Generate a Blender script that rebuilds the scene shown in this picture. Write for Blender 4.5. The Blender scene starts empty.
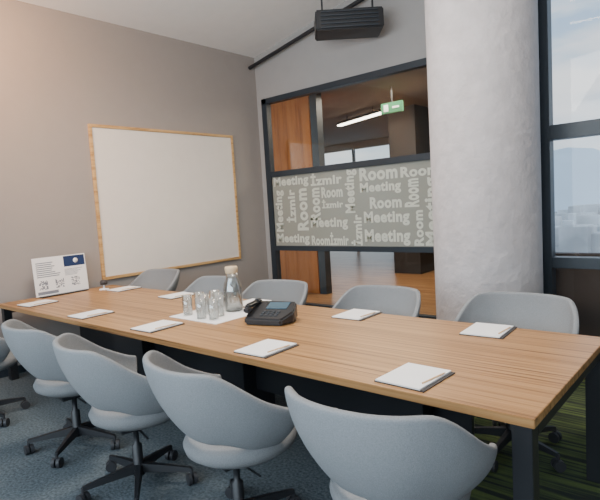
import bpy, bmesh, math, random
from mathutils import Vector, Matrix
random.seed(4)
C=bpy.context
def link(o):
    C.scene.collection.objects.link(o); return o
# ---------------- materials
def mat(name,col,rough=.5,metal=0,bump=0,bscale=50,var=0,vscale=8,emit=0,spec=None,stretch=None,coat=0):
    m=bpy.data.materials.new(name);m.use_nodes=True
    nt=m.node_tree;N=nt.nodes;L=nt.links;b=N['Principled BSDF']
    b.inputs['Base Color'].default_value=(*col,1);b.inputs['Roughness'].default_value=rough;b.inputs['Metallic'].default_value=metal
    if spec is not None:b.inputs['Specular IOR Level'].default_value=spec
    if coat:b.inputs['Coat Weight'].default_value=coat
    tc=N.new('ShaderNodeTexCoord');mp=N.new('ShaderNodeMapping');L.new(tc.outputs['Object'],mp.inputs[0])
    if stretch:mp.inputs['Scale'].default_value=stretch
    n=N.new('ShaderNodeTexNoise');n.inputs['Scale'].default_value=vscale;n.inputs['Detail'].default_value=5;L.new(mp.outputs[0],n.inputs['Vector'])
    r=N.new('ShaderNodeValToRGB');v=max(var,.015)
    r.color_ramp.elements[0].position=.3;r.color_ramp.elements[1].position=.7
    r.color_ramp.elements[0].color=tuple(c*(1-v) for c in col)+(1,);r.color_ramp.elements[1].color=tuple(min(1,c*(1+v)) for c in col)+(1,)
    L.new(n.outputs['Fac'],r.inputs[0]);L.new(r.outputs[0],b.inputs['Base Color'])
    if bump:
        n2=N.new('ShaderNodeTexNoise');n2.inputs['Scale'].default_value=bscale;n2.inputs['Detail'].default_value=6;L.new(tc.outputs['Object'],n2.inputs['Vector'])
        bp=N.new('ShaderNodeBump');bp.inputs['Strength'].default_value=bump;bp.inputs['Distance'].default_value=.01
        L.new(n2.outputs['Fac'],bp.inputs['Height']);L.new(bp.outputs[0],b.inputs['Normal'])
    if emit:
        b.inputs['Emission Color'].default_value=(*col,1);b.inputs['Emission Strength'].default_value=emit
    return m
def glassmat(name,tint=(1,1,1),base=.04,rough=0.0,k=.35):
    m=bpy.data.materials.new(name);m.use_nodes=True
    nt=m.node_tree;N=nt.nodes;L=nt.links;N.remove(N['Principled BSDF'])
    out=N['Material Output'];t=N.new('ShaderNodeBsdfTransparent');t.inputs[0].default_value=(*tint,1)
    g=N.new('ShaderNodeBsdfGlossy');g.inputs['Roughness'].default_value=rough
    lw=N.new('ShaderNodeLayerWeight');lw.inputs[0].default_value=.35
    ma=N.new('ShaderNodeMath');ma.operation='MULTIPLY_ADD';ma.inputs[1].default_value=k;ma.inputs[2].default_value=base
    L.new(lw.outputs['Fresnel'],ma.inputs[0])
    mx=N.new('ShaderNodeMixShader');L.new(ma.outputs[0],mx.inputs[0]);L.new(t.outputs[0],mx.inputs[1]);L.new(g.outputs[0],mx.inputs[2])
    L.new(mx.outputs[0],out.inputs[0]);return m
def frostmat(name,col,tr):
    m=bpy.data.materials.new(name);m.use_nodes=True
    nt=m.node_tree;N=nt.nodes;L=nt.links;b=N['Principled BSDF'];b.inputs['Base Color'].default_value=(*col,1);b.inputs['Roughness'].default_value=.7
    t=N.new('ShaderNodeBsdfTransparent');tl=N.new('ShaderNodeBsdfTranslucent');tl.inputs[0].default_value=(*col,1)
    m1=N.new('ShaderNodeMixShader');m1.inputs[0].default_value=.35;L.new(b.outputs[0],m1.inputs[1]);L.new(tl.outputs[0],m1.inputs[2])
    m2=N.new('ShaderNodeMixShader');m2.inputs[0].default_value=tr;L.new(m1.outputs[0],m2.inputs[1]);L.new(t.outputs[0],m2.inputs[2])
    L.new(m2.outputs[0],N['Material Output'].inputs[0]);return m
def woodmat(name,c1,c2,c3,scale,rough=.35,spec=.5,pos=(.37,.48,.61)):
    m=bpy.data.materials.new(name);m.use_nodes=True
    nt=m.node_tree;N=nt.nodes;L=nt.links;b=N['Principled BSDF'];b.inputs['Roughness'].default_value=rough;b.inputs['Specular IOR Level'].default_value=spec
    tc=N.new('ShaderNodeTexCoord');mp=N.new('ShaderNodeMapping');mp.inputs['Scale'].default_value=scale;L.new(tc.outputs['Object'],mp.inputs[0])
    n=N.new('ShaderNodeTexNoise');n.inputs['Scale'].default_value=1;n.inputs['Detail'].default_value=6;n.inputs['Roughness'].default_value=.65;n.inputs['Distortion'].default_value=.3
    L.new(mp.outputs[0],n.inputs['Vector'])
    r=N.new('ShaderNodeValToRGB');e=r.color_ramp.elements;e[0].position=pos[0];e[0].color=(*c1,1);e[1].position=pos[2];e[1].color=(*c3,1)
    k=e.new(pos[1]);k.color=(*c2,1)
    L.new(n.outputs['Fac'],r.inputs[0]);L.new(r.outputs[0],b.inputs['Base Color']);return m
M={}
M['wall']=mat('wall_paint',(.325,.295,.275),.85,bump=.05,bscale=200)
M['wallb']=mat('wall_paint_back',(.345,.335,.33),.85,bump=.05,bscale=200)
M['ceil']=mat('ceiling_paint',(.82,.79,.76),.9)
M['conc']=mat('painted_concrete',(.49,.455,.46),.75,bump=1,bscale=16,var=.08,vscale=9)
M['frame']=mat('charcoal_aluminium',(.022,.030,.040),.4)
M['black']=mat('black_metal',(.014,.015,.018),.45)
M['plast']=mat('black_plastic',(.014,.015,.018),.35)
M['glass']=glassmat('glass_partition',(.93,.95,.94),.015,0,.18)
M['glass2']=glassmat('window_glass',(.97,.98,.99),.012,0,.08)
M['film']=frostmat('frosted_film',(.42,.43,.385),.16)
M['letters']=frostmat('film_letters',(.84,.86,.77),.04)
M['table']=woodmat('striped_walnut_laminate',(.13,.058,.021),(.35,.18,.068),(.475,.27,.115),(.5,52,30),.36,.3,(.34,.46,.64))
M['oak']=woodmat('oak_trim',(.40,.22,.08),(.55,.34,.14),(.62,.40,.18),(3,3,30),.5)
M['panelwood']=woodmat('wood_panelling',(.36,.10,.02),(.54,.165,.035),(.60,.20,.05),(9,9,.7),.5,.2)
M['floorwood']=woodmat('corridor_wood_floor',(.20,.09,.04),(.31,.16,.07),(.40,.22,.10),(.8,9,1),.3)
M['white']=mat('whiteboard_enamel',(.78,.735,.675),.22)
M['paper']=mat('paper',(.9,.9,.9),.7)
M['card']=mat('dark_card',(.04,.035,.035),.6)
M['pencil']=mat('pencil_wood',(.75,.5,.28),.5)
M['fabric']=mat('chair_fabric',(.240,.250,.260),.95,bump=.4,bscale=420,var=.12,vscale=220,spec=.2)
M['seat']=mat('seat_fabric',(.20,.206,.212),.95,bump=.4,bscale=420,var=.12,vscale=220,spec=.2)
M['brown']=mat('corridor_ceiling',(.20,.155,.12),.8)
M['dark']=mat('dark_partition',(.03,.028,.028),.6)
M['lamp']=mat('lamp_diffuser',(1,.90,.76),.5,emit=10)
M['ring']=mat('pendant_diffuser',(1,.80,.58),.5,emit=18)
M['exit']=mat('exit_green',(.03,.22,.10),.5,emit=.15)
M['navy']=mat('navy_print',(.015,.035,.11),.5)
M['greyink']=mat('grey_print',(.22,.24,.28),.6)
M['cork']=mat('bottle_lid_wood',(.62,.47,.30),.6)
M['screen']=mat('phone_display',(.07,.12,.16),.15)
M['rubber']=mat('caster_rubber',(.03,.03,.034),.55)
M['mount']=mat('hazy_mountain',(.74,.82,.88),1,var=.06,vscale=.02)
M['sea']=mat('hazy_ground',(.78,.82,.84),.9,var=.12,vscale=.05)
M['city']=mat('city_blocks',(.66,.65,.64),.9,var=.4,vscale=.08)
M['water']=glassmat('drinking_glass',(.93,.95,.95),.13,0,.5)
# carpet
def carpet():
    m=bpy.data.materials.new('carpet_tiles');m.use_nodes=True
    nt=m.node_tree;N=nt.nodes;L=nt.links;b=N['Principled BSDF'];b.inputs['Roughness'].default_value=1;b.inputs['Specular IOR Level'].default_value=.1
    tc=N.new('ShaderNodeTexCoord');sx=N.new('ShaderNodeSeparateXYZ');L.new(tc.outputs['Object'],sx.inputs[0])
    n=N.new('ShaderNodeTexNoise');n.inputs['Scale'].default_value=60;n.inputs['Detail'].default_value=6;L.new(tc.outputs['Object'],n.inputs['Vector'])
    r=N.new('ShaderNodeValToRGB');e=r.color_ramp.elements;e[0].position=.3;e[0].color=(.058,.073,.083,1);e[1].position=.72;e[1].color=(.15,.178,.196,1);L.new(n.outputs['Fac'],r.inputs[0])
    mp=N.new('ShaderNodeMapping');mp.inputs['Scale'].default_value=(1.2,30,1);L.new(tc.outputs['Object'],mp.inputs[0])
    n2=N.new('ShaderNodeTexNoise');n2.inputs['Scale'].default_value=1;n2.inputs['Detail'].default_value=3;L.new(mp.outputs[0],n2.inputs['Vector'])
    r2=N.new('ShaderNodeValToRGB');e=r2.color_ramp.elements;e[0].position=.42;e[0].color=(.035,.042,.036,1);e[1].position=.60;e[1].color=(.10,.135,.05,1);L.new(n2.outputs['Fac'],r2.inputs[0])
    def gt(sock,v,op='GREATER_THAN'):
        a=N.new('ShaderNodeMath');a.operation=op;a.inputs[1].default_value=v;L.new(sock,a.inputs[0]);return a.outputs[0]
    def mul(a,b_):
        q=N.new('ShaderNodeMath');q.operation='MULTIPLY';L.new(a,q.inputs[0]);L.new(b_,q.inputs[1]);return q.outputs[0]
    k=mul(gt(sx.outputs[0],-1.5),gt(sx.outputs[1],2.1))
    mx=N.new('ShaderNodeMixRGB');L.new(k,mx.inputs[0]);L.new(r.outputs[0],mx.inputs[1]);L.new(r2.outputs[0],mx.inputs[2]);L.new(mx.outputs[0],b.inputs['Base Color'])
    bp=N.new('ShaderNodeBump');bp.inputs['Strength'].default_value=.5;bp.inputs['Distance'].default_value=.01;L.new(n.outputs['Fac'],bp.inputs['Height']);L.new(bp.outputs[0],b.inputs['Normal'])
    return m
M['carpet']=carpet()
# ---------------- mesh helpers
def obj(name,me,m=None,parent=None,loc=None,smooth=False):
    o=bpy.data.objects.new(name,me);link(o)
    if m is not None and not me.materials: me.materials.append(m)
    if smooth:
        for p in me.polygons:p.use_smooth=True
    if parent:o.parent=parent
    if loc:o.location=loc
    return o
def boxes_mesh(name,lst,bevel=0):
    bm=bmesh.new()
    for lo,hi in lst:
        v=bmesh.ops.create_cube(bm,size=1)['verts']
        for q in v:
            q.co=Vector([(lo[i]+hi[i])/2+q.co[i]*(hi[i]-lo[i]) for i in range(3)])
    if bevel:
        bmesh.ops.bevel(bm,geom=list(bm.edges),offset=bevel,segments=2,affect='EDGES',clamp_overlap=True)
    me=bpy.data.meshes.new(name);bm.to_mesh(me);bm.free();return me
def box(name,lo,hi,m,bevel=0,parent=None): return obj(name,boxes_mesh(name,[(lo,hi)],bevel),m,parent)
def boxes(name,lst,m,bevel=0,parent=None): return obj(name,boxes_mesh(name,lst,bevel),m,parent)
def polyprism(name,pts,z0,z1,m,parent=None):
    bm=bmesh.new();lo=[bm.verts.new((x,y,z0)) for x,y in pts];hi=[bm.verts.new((x,y,z1)) for x,y in pts];n=len(pts)
    bm.faces.new(lo[::-1]);bm.faces.new(hi)
    for i in range(n):bm.faces.new((lo[i],lo[(i+1)%n],hi[(i+1)%n],hi[i]))
    bmesh.ops.recalc_face_normals(bm,faces=bm.faces)
    me=bpy.data.meshes.new(name);bm.to_mesh(me);bm.free();return obj(name,me,m,parent)
def empty(name,loc=(0,0,0),rz=0):
    o=bpy.data.objects.new(name,None);link(o);o.location=loc;o.rotation_euler=(0,0,rz);o.empty_display_size=.1;return o
def lathe_mesh(name,prof,seg=32,close=False):
    bm=bmesh.new();rings=[]
    for r,z in prof:
        if r<1e-5:rings.append([bm.verts.new((0,0,z))])
        else:rings.append([bm.verts.new((r*math.cos(2*math.pi*i/seg),r*math.sin(2*math.pi*i/seg),z)) for i in range(seg)])
    for a,b in zip(rings,rings[1:]):
        for i in range(seg):
            j=(i+1)%seg
            if len(a)==1 and len(b)==1:continue
            if len(a)==1:bm.faces.new((a[0],b[i],b[j]))
            elif len(b)==1:bm.faces.new((a[i],a[j],b[0]))
            else:bm.faces.new((a[i],a[j],b[j],b[i]))
    bmesh.ops.recalc_face_normals(bm,faces=bm.faces)
    me=bpy.data.meshes.new(name);bm.to_mesh(me);bm.free()
    for p in me.polygons:p.use_smooth=True
    return me
def baked(o,name):
    dg=C.evaluated_depsgraph_get();dg.update();me=bpy.data.meshes.new_from_object(o.evaluated_get(dg));me.name=name
    bpy.data.objects.remove(o,do_unlink=True)
    for p in me.polygons:p.use_smooth=True
    return me
def tube(name,pts,r,m,parent=None):
    cu=bpy.data.curves.new(name,'CURVE');cu.dimensions='3D';cu.bevel_depth=r;cu.bevel_resolution=4
    s=cu.splines.new('POLY');s.points.add(len(pts)-1)
    for p,q in zip(s.points,pts):p.co=(*q,1)
    cu.use_fill_caps=True
    o=bpy.data.objects.new(name,cu);link(o);me=baked(o,name);return obj(name,me,m,parent)
# ---------------- room shell
XW=-5.57;YP=5.6;YW=4.65;XR=2.6;YF=-1.8
def ceilz(x):return 3.74+.19*(x-XW)
box('floor',(XW-.2,YF-.2,-.1),(XR+.2,YP+.15,0),M['carpet'])
box('wall_left',(XW-.2,YF-.2,0),(XW,YP+.15,5.6),M['wall'])
bm=bmesh.new()
vs=[]
for x,y,dz in [(XW-.2,YF-.2,0),(XR+.2,YF-.2,0),(XR+.2,YP+.15,0),(XW-.2,YP+.15,0)]:
    vs.append(bm.verts.new((x,y,ceilz(x))))
up=[bm.verts.new(v.co+Vector((0,0,.2))) for v in vs]
bm.faces.new(vs);bm.faces.new(up[::-1])
for i in range(4):bm.faces.new((vs[i],up[i],up[(i+1)%4],vs[(i+1)%4]))
bmesh.ops.recalc_face_normals(bm,faces=bm.faces)
me=bpy.data.meshes.new('ceiling');bm.to_mesh(me);bm.free();obj('ceiling',me,M['ceil'])
boxes('wall_back',[((XW,YP,3.11),(-1.9,YP+.12,4.6)),((XW,YP,0),(-5.46,YP+.12,3.11)),((-1.9,YW,0),(-1.75,YP+.12,4.6)),((-1.9,YW,0),(-1.35,YW+.12,4.7))],M['wallb'])
box('wall_above_window',(-1.35,YW,3.9),(XR,YW+.12,5.6),M['wallb'])
fr=[((-5.46,YP-.03,0),(-5.36,YP+.07,3.11)),((-5.46,YP-.03,3.03),(-1.9,YP+.07,3.11)),((-5.36,YP-.03,1.96),(-1.9,YP+.07,2.04)),((-5.36,YP-.03,.87),(-1.9,YP+.07,.94)),((-5.36,YP-.03,0),(-1.9,YP+.07,.1)),((-2.0,YP-.03,0),(-1.9,YP+.07,3.11))]
win=empty('glass_partition')
boxes('partition_frame',fr,M['frame'],.004,win)
box('partition_pane',(-5.36,YP+.015,.1),(-2.0,YP+.021,3.03),M['glass'],0,win)
box('frosted_band',(-5.36,YP+.0,.94),(-2.0,YP+.004,1.96),M['film'],0,win)
words=[(-5.33,-4.66,1.78,1.95,'Meeting',0),(-5.33,-5.14,1.15,1.76,'Meeting',1),(-5.12,-4.93,1.28,1.76,'İzmir',1),(-4.91,-4.70,1.16,1.76,'Room',1),(-5.33,-4.70,.95,1.12,'Meeting',0),
(-4.62,-4.08,1.78,1.95,'İzmir',0),(-4.66,-4.47,1.30,1.75,'Room',1),(-4.44,-4.08,1.60,1.75,'Room',0),(-4.44,-4.08,1.46,1.58,'İzmir',0),(-4.66,-4.02,1.16,1.34,'Meeting',0),(-4.66,-4.02,.95,1.13,'Roomİzmir',0),
(-4.05,-3.84,1.38,1.95,'Meeting',1),(-3.80,-3.24,1.78,1.95,'Room',0),(-3.80,-3.20,1.60,1.76,'Meeting',0),(-3.66,-3.20,1.42,1.57,'Room',0),(-3.98,-3.80,.95,1.36,'İzmir',1),(-3.76,-3.10,1.20,1.39,'Meeting',0),(-3.76,-3.10,.95,1.16,'Meeting',0),
(-3.20,-2.2,1.78,1.95,'Roomİzmir',0),(-3.16,-2.96,1.42,1.76,'Room',1),(-3.05,-2.92,.95,1.38,'Room',1),(-2.90,-2.68,.95,1.76,'Meeting',1),(-2.64,-2.2,1.56,1.75,'Room',0),(-2.64,-2.2,1.3,1.5,'İzmir',0),(-2.64,-2.2,.97,1.25,'Room',0)]
bmt=bmesh.new()
for x0,x1,z0,z1,w,rot in words:
    cu=bpy.data.curves.new('t','FONT');cu.body=w;cu.size=1;cu.offset=.042;cu.resolution_u=3;cu.space_character=1.08
    o=bpy.data.objects.new('t',cu);link(o);dg=C.evaluated_depsgraph_get();dg.update();me=bpy.data.meshes.new_from_object(o.evaluated_get(dg));bpy.data.objects.remove(o,do_unlink=True)
    P=[v.co.copy() for v in me.vertices]
    if rot:P=[Vector((-p.y,p.x,0)) for p in P]
    ax=min(p.x for p in P);bx=max(p.x for p in P);ay=min(p.y for p in P);by=max(p.y for p in P)
    for v,p in zip(me.vertices,P):
        v.co=(x0+(p.x-ax)/(bx-ax)*(x1-x0),YP-.003,z0+(p.y-ay)/(by-ay)*(z1-z0))
    bmt.from_mesh(me)
me=bpy.data.meshes.new('band_lettering');bmt.to_mesh(me);bmt.free();obj('band_lettering',me,M['letters'],win)
# window wall
w1=empty('window_1')
fw=[((-1.36,YW-.04,0),(-1.24,YW+.08,3.9)),((-1.24,YW-.04,1.93),(XR,YW+.08,2.05)),((-1.24,YW-.04,.87),(XR,YW+.08,.96)),((-1.24,YW-.04,0),(XR,YW+.08,.12)),((-1.24,YW-.04,3.82),(XR,YW+.08,3.9)),((.3,YW-.04,0),(.4,YW+.08,3.9)),((1.9,YW-.04,0),(2.0,YW+.08,3.9))]
boxes('window_frame',fw,M['frame'],.004,w1)
box('window_pane',(-1.24,YW+.02,.12),(XR,YW+.026,3.82),M['glass2'],0,w1)
box('pane_reflection_box',(-2.0,YW+.5,-.1),(XR,YW+.62,.93),mat('reflection_brown',(.10,.07,.055),.8))  # added dark box outside, coloured like the room's reflection in the lower pane
box('terrace_floor',(-1.75,YW+.12,-.1),(XR,YW+.5,0),M['dark'])
# side & rear walls with windows
box('wall_right',(XR,YF-.2,0),(XR+.2,YP+.15,5.6),M['wall'])
boxes('wall_front',[((XW,YF-.2,0),(XR,YF,.7)),((XW,YF-.2,3.2),(XR,YF,5.6)),((XW,YF-.2,.7),(-5.0,YF,3.2)),((2.0,YF-.2,.7),(XR,YF,3.2))],M['wall'])
w2=empty('window_2')
boxes('window_frame_rear',[((x,YF-.15,.7),(x+.07,YF-.05,3.2)) for x in (-5.0,-3.27,-1.53,.2,1.93)]+[((-5,YF-.15,.7),(2,YF-.05,.77)),((-5,YF-.15,3.13),(2,YF-.05,3.2))],M['frame'],0,w2)
# column
cm=lathe_mesh('column_shaft',[(.42,0),(.42,1.2),(.42,2.4),(.42,3.6),(.42,4.75)],72)
obj('concrete_column',cm,M['conc'],None,(-1.63,4.2,0))
box('baseboard_left',(XW,YF,0),(XW+.015,YP,.08),M['frame'])
# ---------------- corridor beyond
PP=[(-14,YP+.13),(-1.95,YP+.13),(-5.0,13.5),(-14,13.5)]
polyprism('floor_corridor',PP,-.1,0,M['floorwood'])
polyprism('ceiling_corridor',PP,3.35,3.5,M['brown'])
box('wall_corridor_wood',(-9.5,6.75,0),(-5.52,6.9,3.35),M['panelwood'])
box('wall_corridor_side',(-5.5,6.75,0),(-5.36,6.9,3.35),M['frame'])
boxes('wall_corridor_far',[((-14,13.3,0),(-10.6,13.5,3.35)),((-7.9,13.3,0),(-5.0,13.5,3.35)),((-10.6,13.3,3.15),(-7.9,13.5,3.35))],mat('corridor_wall',(.20,.17,.15),.8))
box('wall_corridor_dark',(-5.55,9.3,0),(-4.95,10,3.35),M['dark'])
polyprism('wall_corridor_right',[(-1.95,YP+.13),(-1.8,YP+.13),(-4.85,13.5),(-5.0,13.5)],0,3.5,M['brown'])
box('wall_corridor_left',(-14.15,6.9,0),(-14,13.5,3.5),M['brown'])
w3=empty('window_3')
boxes('window_frame_far',[((x,13.35,0),(x+.06,13.45,3.15)) for x in (-10.6,-9.3,-7.96)]+[((-10.6,13.35,1.0),(-7.9,13.45,1.05))],M['frame'],0,w3)
ll=empty('linear_ceiling_light')
a=Vector((-6.7,9.2,3.2));b=Vector((-5.3,8.68,3.2));d=(b-a);ang=math.atan2(d.y,d.x)
me=boxes_mesh('diffuser',[((0,-.05,-.03),(d.length,.05,.0))]);o=obj('diffuser',me,M['lamp'],ll,a);o.rotation_euler=(0,0,ang)
me=boxes_mesh('housing',[((0,-.06,0),(d.length,.06,.05)),((.3,-.005,.05),(.31,.005,.15)),((d.length-.3,-.005,.05),(d.length-.29,.005,.15))]);o=obj('housing',me,M['black'],ll,a);o.rotation_euler=(0,0,ang)
ex=empty('exit_sign')
box('sign_case',(-4.60,7.5,2.93),(-4.2,7.54,3.10),M['exit'],.004,ex)
box('sign_figure',(-4.54,7.49,2.96),(-4.46,7.5,3.07),M['paper'],0,ex)
box('sign_arrow',(-4.38,7.49,3.00),(-4.26,7.5,3.03),M['paper'],0,ex)
box('sign_hanger',(-4.41,7.51,3.10),(-4.39,7.53,3.35),M['black'],0,ex)
# ---------------- overhead items
def slopept(x,off):return (x,YP-.12,3.57+.19*(x-XW)+off)
tube('conduit_pipe',[slopept(XW+.01,0),slopept(-1.95,0)],.026,M['black'])
ac=empty('ceiling_fan_coil_unit',(-3.50,5.08,3.56),math.radians(41))
obj('casing',boxes_mesh('casing',[((-.38,-.2,-.11),(.38,.2,.11))],.015),M['black'],ac)
obj('grille',boxes_mesh('grille',[((-.32,-.215,-.095+.042*i),(.32,-.2,-.082+.042*i)) for i in range(5)]),M['frame'],ac)
obj('hanger_rods',boxes_mesh('hanger_rods',[((-.3,-.01,.11),(-.28,.01,.52)),((.28,-.01,.11),(.3,.01,.60))]),M['black'],ac)
# ring pendant
pd=empty('ring_pendant_lamp',(-1.5,2.37,3.6))
me=lathe_mesh('ring_shade',[(.42,0),(.5,0),(.5,.1),(.42,.1),(.42,0)],48);obj('ring_shade',me,M['oak'],pd)
me=lathe_mesh('ring_diffuser',[(.43,-.004),(.49,-.004),(.49,-.001),(.43,-.001),(.43,-.004)],48);obj('ring_diffuser',me,M['ring'],pd)
for i in range(3):
    a=i*2.094;tube('suspension_%d'%i,[(.46*math.cos(a),.46*math.sin(a),.1),(0,0,.75)],.003,M['black'],pd)
tube('canopy_stem',[(0,0,.75),(0,0,ceilz(-1.5)-3.6)],.008,M['black'],pd)
# ---------------- whiteboard
wb=empty('whiteboard')
box('board_panel',(XW+.004,2.93,.83),(XW+.022,5.01,2.54),M['white'],0,wb)
boxes('board_frame',[((XW+.002,2.905,.805),(XW+.035,2.94,2.565)),((XW+.002,5.0,.805),(XW+.035,5.035,2.565)),((XW+.002,2.94,2.53),(XW+.035,5.0,2.565)),((XW+.002,2.94,.805),(XW+.035,5.0,.84))],M['oak'],.004,wb)
# ---------------- table
tb=empty('conference_table')
TX0,TX1,TY0,TY1,TZ=-5.46,-.54,1.77,2.97,.75
box('table_top',(TX0,TY0,TZ-.035),(TX1,TY1,TZ),M['table'],.002,tb)
L=[]
for x in (TX0+.02,TX1-.085):
    L+=[((x,TY0+.02,0),(x+.07,TY0+.09,TZ-.035)),((x,TY1-.09,0),(x+.07,TY1-.02,TZ-.035)),((x,TY0+.09,TZ-.095),(x+.07,TY1-.09,TZ-.035))]
L+=[((TX0+.11,2.1,TZ-.085),(TX1-.11,2.15,TZ-.035)),((TX0+.11,2.6,TZ-.085),(TX1-.11,2.65,TZ-.035))]
boxes('table_frame',L,M['black'],.002,tb)
boxes('cable_cabinet',[((-2.95,2.22,0),(-2.5,2.5,TZ-.036)),((-4.15,2.22,0),(-3.7,2.5,TZ-.036)),((-1.6,2.22,0),(-1.2,2.5,TZ-.036)),((-5.0,2.33,.3),(-1.0,2.36,TZ-.09))],M['plast'],.003,tb)
for (x,y,r) in [(-5.02,1.97,.1),(-3.96,1.95,.05),(-3.05,1.96,.06),(-1.98,1.94,.04),(-1.08,1.94,-.03),(-4.97,2.83,.05),(-4.0,2.81,-.05),(-3.04,2.84,.04),(-2.01,2.85,.03),(-1.1,2.83,.06)]:
    e=empty('notepad',(x,y,TZ),r)
    obj('backing_board',boxes_mesh('b',[((-.118,-.138,.0),(.118,.138,.005))]),M['card'],e)
    obj('paper_sheet',boxes_mesh('p',[((-.114,-.136,.005),(.1,.136,.011))]),M['paper'],e)
    me=lathe_mesh('pencil',[(0,0),(.0036,0),(.0036,.155),(0,.172)],8);o=obj('pencil',me,M['pencil'],e,(.08,-.08,.0148));o.rotation_euler=(-math.pi/2,0,-.1)
# ---------------- glasses / carafe
gp=[(0,.0),(.033,0),(.040,.15),(.0385,.15),(.032,.01),(0,.01)]
gm=lathe_mesh('tumbler_body',gp,28)
for i,(x,y) in enumerate([(-3.16,2.30),(-3.06,2.38),(-2.96,2.27),(-2.90,2.39),(-3.02,2.48),(-3.17,2.42),(-2.85,2.29),(-3.12,2.53)]):
    obj('drinking_glass',gm,M['water'],None,(x,y,TZ+.004))
box('glass_tray_mat',(-3.26,2.2,TZ),(-2.72,2.68,TZ+.004),M['paper'])
cf=empty('water_carafe',(-2.96,2.58,TZ+.004));cf.scale=(1.08,1.08,1.08)
obj('carafe_body',lathe_mesh('carafe_body',[(0,0),(.058,0),(.066,.01),(.068,.15),(.06,.19),(.042,.225),(.042,.27),(.039,.27),(.039,.225),(.056,.185),(.064,.15),(.062,.012),(0,.012)],36),M['water'],cf)
obj('carafe_lid',lathe_mesh('carafe_lid',[(0,.262),(.036,.262),(.044,.27),(.046,.30),(.042,.312),(0,.312)],32),M['cork'],cf)
obj('water_fill',lathe_mesh('water_fill',[(0,.013),(.060,.013),(.062,.12),(0,.12)],32),M['water'],cf)
# ---------------- conference phone
ph=empty('conference_phone',(-2.42,2.44,TZ),.35)
def prism(bm,pts,z0,z1f):
    lo=[bm.verts.new((x,y,z0)) for x,y in pts];hi=[bm.verts.new((x,y,z1f(x,y))) for x,y in pts]
    bm.faces.new(lo[::-1]);bm.faces.new(hi)
    n=len(pts)
    for i in range(n):bm.faces.new((lo[i],lo[(i+1)%n],hi[(i+1)%n],hi[i]))
bm=bmesh.new()
prism(bm,[(-.15,-.12),(.12,-.13),(.17,-.02),(.14,.12),(-.13,.13),(-.17,.0)],.005,lambda x,y:.045+.3*(y+.13))
bmesh.ops.bevel(bm,geom=list(bm.edges),offset=.012,segments=3,affect='EDGES')
me=bpy.data.meshes.new('phone_body');bm.to_mesh(me);bm.free();obj('phone_body',me,M['plast'],ph)
o=obj('phone_display',boxes_mesh('d',[((-.075,-.045,0),(.075,.045,.004))]),M['screen'],ph,(.03,.05,.1));o.rotation_euler=(math.atan(.3),0,0)
o=obj('phone_keypad',boxes_mesh('k',[((-.05+.034*i,-.085+.026*j,0),(-.026+.034*i,-.068+.026*j,.005)) for i in range(4) for j in range(3)],.001),M['frame'],ph,(0,-.005,.082));o.rotation_euler=(math.atan(.3),0,0)
bm=bmesh.new()
for lo,hi in [((-.165,-.10,.075),(-.115,-.045,.115)),((-.165,.06,.10),(-.115,.115,.14)),((-.16,-.08,.105),(-.12,.095,.135))]:
    v=bmesh.ops.create_cube(bm,size=1)['verts']
    for q in v:q.co=Vector([(lo[i]+hi[i])/2+q.co[i]*(hi[i]-lo[i]) for i in range(3)])
bmesh.ops.bevel(bm,geom=list(bm.edges),offset=.01,segments=3,affect='EDGES')
me=bpy.data.meshes.new('handset');bm.to_mesh(me);bm.free();obj('handset',me,M['plast'],ph)
# ---------------- info sign on table
sg=empty('desk_info_sign',(-5.39,2.38,TZ),math.radians(3))
sgt=-.07
def sbox(name,y0,y1,z0,z1,th,m,off=0):
    o=obj(name,boxes_mesh(name,[((off,y0,z0),(off+th,y1,z1))]),m,sg);o.rotation_euler=(0,sgt,0);return o
sbox('sign_panel',-.28,.28,.01,.40,.006,M['paper'])
sbox('header_block',.04,.27,.28,.39,.001,M['navy'],.0061)
sbox('footer_block',-.26,-.05,.025,.055,.001,M['greyink'],.0061)
L=[]
for i in range(8):L.append(((.0065,-.25,.34-.02*i),(.0072,-.25+random.uniform(.15,.25),.349-.02*i)))
for i in range(6):L.append(((.0065,.04,.25-.012*i),(.0072,.04+random.uniform(.12,.22),.254-.012*i)))
for j in range(3):
    for k in range(10):
        for l in range(10):
            if random.random()<.5:
                y=-.24+j*.17+k*.009;z=.075+l*.009
                L.append(((.0065,y,z),(.0072,y+.009,z+.009)))
o=obj('printed_text',boxes_mesh('printed_text',L),M['greyink'],sg);o.rotation_euler=(0,sgt,0)
obj('logo_disc',lathe_mesh('logo_disc',[(0,0),(.026,0),(.026,.001),(0,.001)],24),M['paper'],sg,(.0075-.335*math.sin(.07),.17,.335)).rotation_euler=(0,math.pi/2+sgt,0)
obj('sign_foot',boxes_mesh('sign_foot',[((-.05,-.25,0),(.06,.25,.012))],.003),M['plast'],sg)
bs=empty('desk_bell_stand',(-5.2,2.73,TZ))
obj('stand_base',lathe_mesh('sb',[(0,0),(.05,0),(.05,.01),(.01,.015),(.008,.06),(0,.06)],24),M['paper'],bs)
obj('stand_disc',lathe_mesh('sd',[(0,.05),(.035,.055),(.04,.08),(.03,.10),(0,.11)],24),M['card'],bs)
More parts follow.
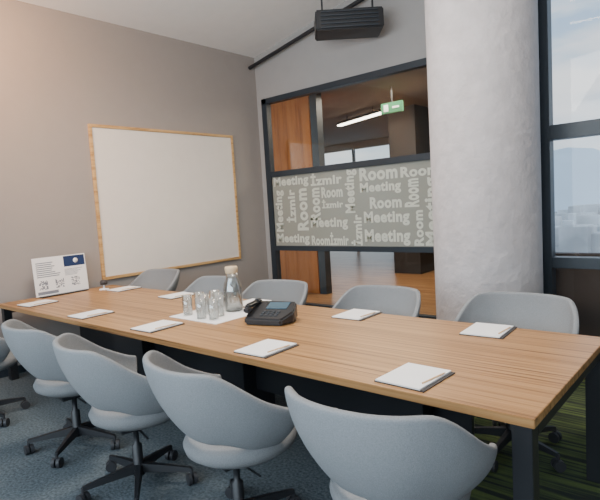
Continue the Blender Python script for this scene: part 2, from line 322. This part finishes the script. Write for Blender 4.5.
# ---------------- chairs
def shell_mesh():
    bm=bmesh.new();nt=36;nh=8;A=math.radians(112);g=[]
    for i in range(nt+1):
        th=-A+2*A*i/nt;a=abs(th)/A
        s=1-max(0,(a-.40)/.60)
        s=s*s*(3-2*s)
        zr=.655+.232*s
        row=[]
        for j in range(nh+1):
            t=j/nh
            k=math.sin(t*math.pi/2)
            zb=.46+.07*s
            z=zb+(zr-zb)*(t**1.15)
            rx=.205+(.345-.205)*k;ry=.20+(.325-.20)*k
            cs,sn=math.cos(th),math.sin(th);p=.88
            x=rx*math.copysign(abs(sn)**p,sn);y=-ry*math.copysign(abs(cs)**p,cs)
            row.append(bm.verts.new((x,y-.03*t*s,z)))
        g.append(row)
    for i in range(nt):
        for j in range(nh):bm.faces.new((g[i][j],g[i+1][j],g[i+1][j+1],g[i][j+1]))
    bmesh.ops.recalc_face_normals(bm,faces=bm.faces)
    me=bpy.data.meshes.new('shell');bm.to_mesh(me);bm.free()
    o=bpy.data.objects.new('tmp',me);link(o)
    m=o.modifiers.new('s','SOLIDIFY');m.thickness=.032;m.offset=0
    m=o.modifiers.new('b','BEVEL');m.width=.012;m.segments=2;m.limit_method='ANGLE';m.angle_limit=math.radians(50)
    m=o.modifiers.new('u','SUBSURF');m.levels=1
    return baked(o,'chair_shell')
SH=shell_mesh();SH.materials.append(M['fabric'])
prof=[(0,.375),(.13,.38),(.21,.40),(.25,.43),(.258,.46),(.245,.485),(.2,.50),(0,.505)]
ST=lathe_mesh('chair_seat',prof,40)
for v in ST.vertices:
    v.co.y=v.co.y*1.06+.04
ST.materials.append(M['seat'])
GC=lathe_mesh('gas_column',[(0,.07),(.035,.07),(.035,.10),(.028,.11),(.028,.24),(.016,.25),(.016,.34),(.06,.345),(.07,.37),(0,.38)],24);GC.materials.append(M['black'])
def base_mesh():
    bm=bmesh.new()
    for i in range(5):
        a=2*math.pi*i/5;ca,sa=math.cos(a),math.sin(a)
        secs=[(.02,.022,.085,.135),(.16,.017,.082,.118),(.30,.012,.075,.097)]
        rings=[]
        for r,w,z0,z1 in secs:
            rings.append([bm.verts.new((r*ca-q*sa,r*sa+q*ca,z)) for q,z in ((-w,z0),(w,z0),(w*.7,z1),(-w*.7,z1))])
        for A,B in zip(rings,rings[1:]):
            for k in range(4):bm.faces.new((A[k],A[(k+1)%4],B[(k+1)%4],B[k]))
        bm.faces.new(rings[0][::-1]);bm.faces.new(rings[-1])
    bmesh.ops.recalc_face_normals(bm,faces=bm.faces)
    me=bpy.data.meshes.new('star_base');bm.to_mesh(me);bm.free();me.materials.append(M['black']);return me
BS=base_mesh()
def caster_mesh():
    bm=bmesh.new()
    for i in range(5):
        a=2*math.pi*i/5+.0
        for sd in (-.016,.016):
            ret=bmesh.ops.create_cone(bm,cap_ends=True,segments=20,radius1=.031,radius2=.031,depth=.02)
            R=Matrix.Translation((.30*math.cos(a),.30*math.sin(a),.031))@Matrix.Rotation(a+.6+i,4,'Z')@Matrix.Translation((sd,0,0))@Matrix.Rotation(math.pi/2,4,'Y')
            bmesh.ops.transform(bm,matrix=R,verts=ret['verts'])
        ret=bmesh.ops.create_cone(bm,cap_ends=True,segments=12,radius1=.009,radius2=.009,depth=.05)
        bmesh.ops.transform(bm,matrix=Matrix.Translation((.30*math.cos(a),.30*math.sin(a),.065)),verts=ret['verts'])
    me=bpy.data.meshes.new('casters');bm.to_mesh(me);bm.free();me.materials.append(M['rubber']);return me
CA=caster_mesh()
LV=boxes_mesh('tilt_mechanism',[((-.06,-.09,.34),(.06,.09,.38)),((.05,.0,.335),(.2,.012,.345))],.004);LV.materials.append(M['black'])
def chair(x,y,deg,br=0):
    e=empty('office_tub_chair',(x,y,0),math.radians(deg))
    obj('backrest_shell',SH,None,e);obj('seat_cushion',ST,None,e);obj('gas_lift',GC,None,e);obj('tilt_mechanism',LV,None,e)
    b=obj('star_base',BS,None,e);b.rotation_euler=(0,0,br);c=obj('casters',CA,None,e);c.rotation_euler=(0,0,br)
for x,y,d,br in [(-.98,1.57,4,.4),(-1.81,1.52,-10,.2),(-2.58,1.46,-14,.9),(-3.40,1.50,-6,.5),(-4.50,1.27,4,.1),
                 (-1.05,3.0,180,.3),(-2.0,2.94,178,.7),(-2.98,2.90,183,1.),(-3.8,2.88,176,.2),(-5.0,3.10,184,.5)]:
    chair(x,y,d,br)
# ---------------- outside
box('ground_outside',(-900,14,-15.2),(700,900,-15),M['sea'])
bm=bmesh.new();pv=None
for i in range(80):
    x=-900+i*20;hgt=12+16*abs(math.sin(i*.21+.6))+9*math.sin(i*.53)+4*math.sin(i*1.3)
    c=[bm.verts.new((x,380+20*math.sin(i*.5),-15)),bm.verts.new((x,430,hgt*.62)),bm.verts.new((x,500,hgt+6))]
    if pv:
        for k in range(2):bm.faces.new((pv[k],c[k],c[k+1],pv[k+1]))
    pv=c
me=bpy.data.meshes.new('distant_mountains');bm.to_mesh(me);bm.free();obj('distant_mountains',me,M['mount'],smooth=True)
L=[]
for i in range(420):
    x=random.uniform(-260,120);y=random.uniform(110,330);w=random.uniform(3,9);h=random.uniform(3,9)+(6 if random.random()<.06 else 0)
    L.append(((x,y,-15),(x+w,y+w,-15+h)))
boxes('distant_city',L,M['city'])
# ---------------- world
w=bpy.data.worlds.new('sky');C.scene.world=w;w.use_nodes=True;N=w.node_tree.nodes;LK=w.node_tree.links
bg=N['Background'];tc=N.new('ShaderNodeTexCoord');sx=N.new('ShaderNodeSeparateXYZ');LK.new(tc.outputs['Generated'],sx.inputs[0])
r=N.new('ShaderNodeValToRGB');e=r.color_ramp.elements;e[0].position=.0;e[0].color=(.75,.82,.86,1);e[1].position=.40;e[1].color=(.22,.42,.68,1)
LK.new(sx.outputs[2],r.inputs[0])
mp=N.new('ShaderNodeMapping');mp.inputs['Scale'].default_value=(1,1,3.5);LK.new(tc.outputs['Generated'],mp.inputs[0])
n=N.new('ShaderNodeTexNoise');n.inputs['Scale'].default_value=3.6;n.inputs['Detail'].default_value=8;LK.new(mp.outputs[0],n.inputs['Vector'])
r2=N.new('ShaderNodeValToRGB');r2.color_ramp.elements[0].position=.45;r2.color_ramp.elements[1].position=.62;LK.new(n.outputs['Fac'],r2.inputs[0])
mx=N.new('ShaderNodeMixRGB');LK.new(r2.outputs[0],mx.inputs[0]);LK.new(r.outputs[0],mx.inputs[1]);mx.inputs[2].default_value=(.86,.88,.9,1)
LK.new(mx.outputs[0],bg.inputs[0]);bg.inputs[1].default_value=1.6
# ---------------- lights
def area(name,loc,tgt,sx_,sy_,pw,col):
    l=bpy.data.lights.new(name,'AREA');l.shape='RECTANGLE';l.size=sx_;l.size_y=sy_;l.energy=pw;l.color=col
    o=bpy.data.objects.new(name,l);link(o);o.location=loc;o.rotation_euler=(Vector(tgt)-Vector(loc)).to_track_quat('-Z','Y').to_euler();return o
area('daylight_rear_window',(-1.5,YF-.02,1.95),(-1.5,4,1.5),6.8,2.4,270,(.75,.89,1))
def spot(name,loc,tgt,pw,ang,col,rad=.08):
    l=bpy.data.lights.new(name,'SPOT');l.energy=pw;l.spot_size=math.radians(ang);l.spot_blend=1;l.color=col;l.shadow_soft_size=rad
    o=bpy.data.objects.new(name,l);link(o);o.location=loc;o.rotation_euler=(Vector(tgt)-Vector(loc)).to_track_quat('-Z','Y').to_euler()
spot('warm_wall_light',(-4.5,1.2,3.45),(-5.57,1.9,2.9),270,130,(1,.53,.24),.3)
spot('ceiling_fill_spot',(-3.4,2.6,4.0),(-3.4,2.9,0),410,150,(1,.88,.76),.4)  # added out-of-view spot to brighten the room; no known fixture
spot('ceiling_fill_spot',(-.9,1.8,4.5),(-1.2,2.4,0),410,150,(1,.90,.80),.4)  # second added spot, brightening the near end of the table
area('ceiling_upward_fill',(-2.0,1.6,2.9),(-2.6,3,4.4),1.2,1.2,55,(1,.97,.93))  # added upward fill hanging free in the room to lighten the ceiling
area('corridor_light',(-4.5,7.6,3.3),(-4.5,7.6,0),3,1,170,(1,.84,.68))
# ---------------- camera
cam=bpy.data.cameras.new('camera');co=bpy.data.objects.new('camera',cam);link(co)
cam.sensor_width=36;cam.lens=515.6/600*36;cam.clip_start=.05;cam.clip_end=2000
yaw,pit,rol=math.radians(41.16),math.radians(4.93),math.radians(3.46)
R=Matrix.Rotation(yaw,4,'Z')@Matrix.Rotation(math.pi/2-pit,4,'X')@Matrix.Rotation(-rol,4,'Z')
co.matrix_world=Matrix.Translation((0,0,1.52))@R
C.scene.camera=co
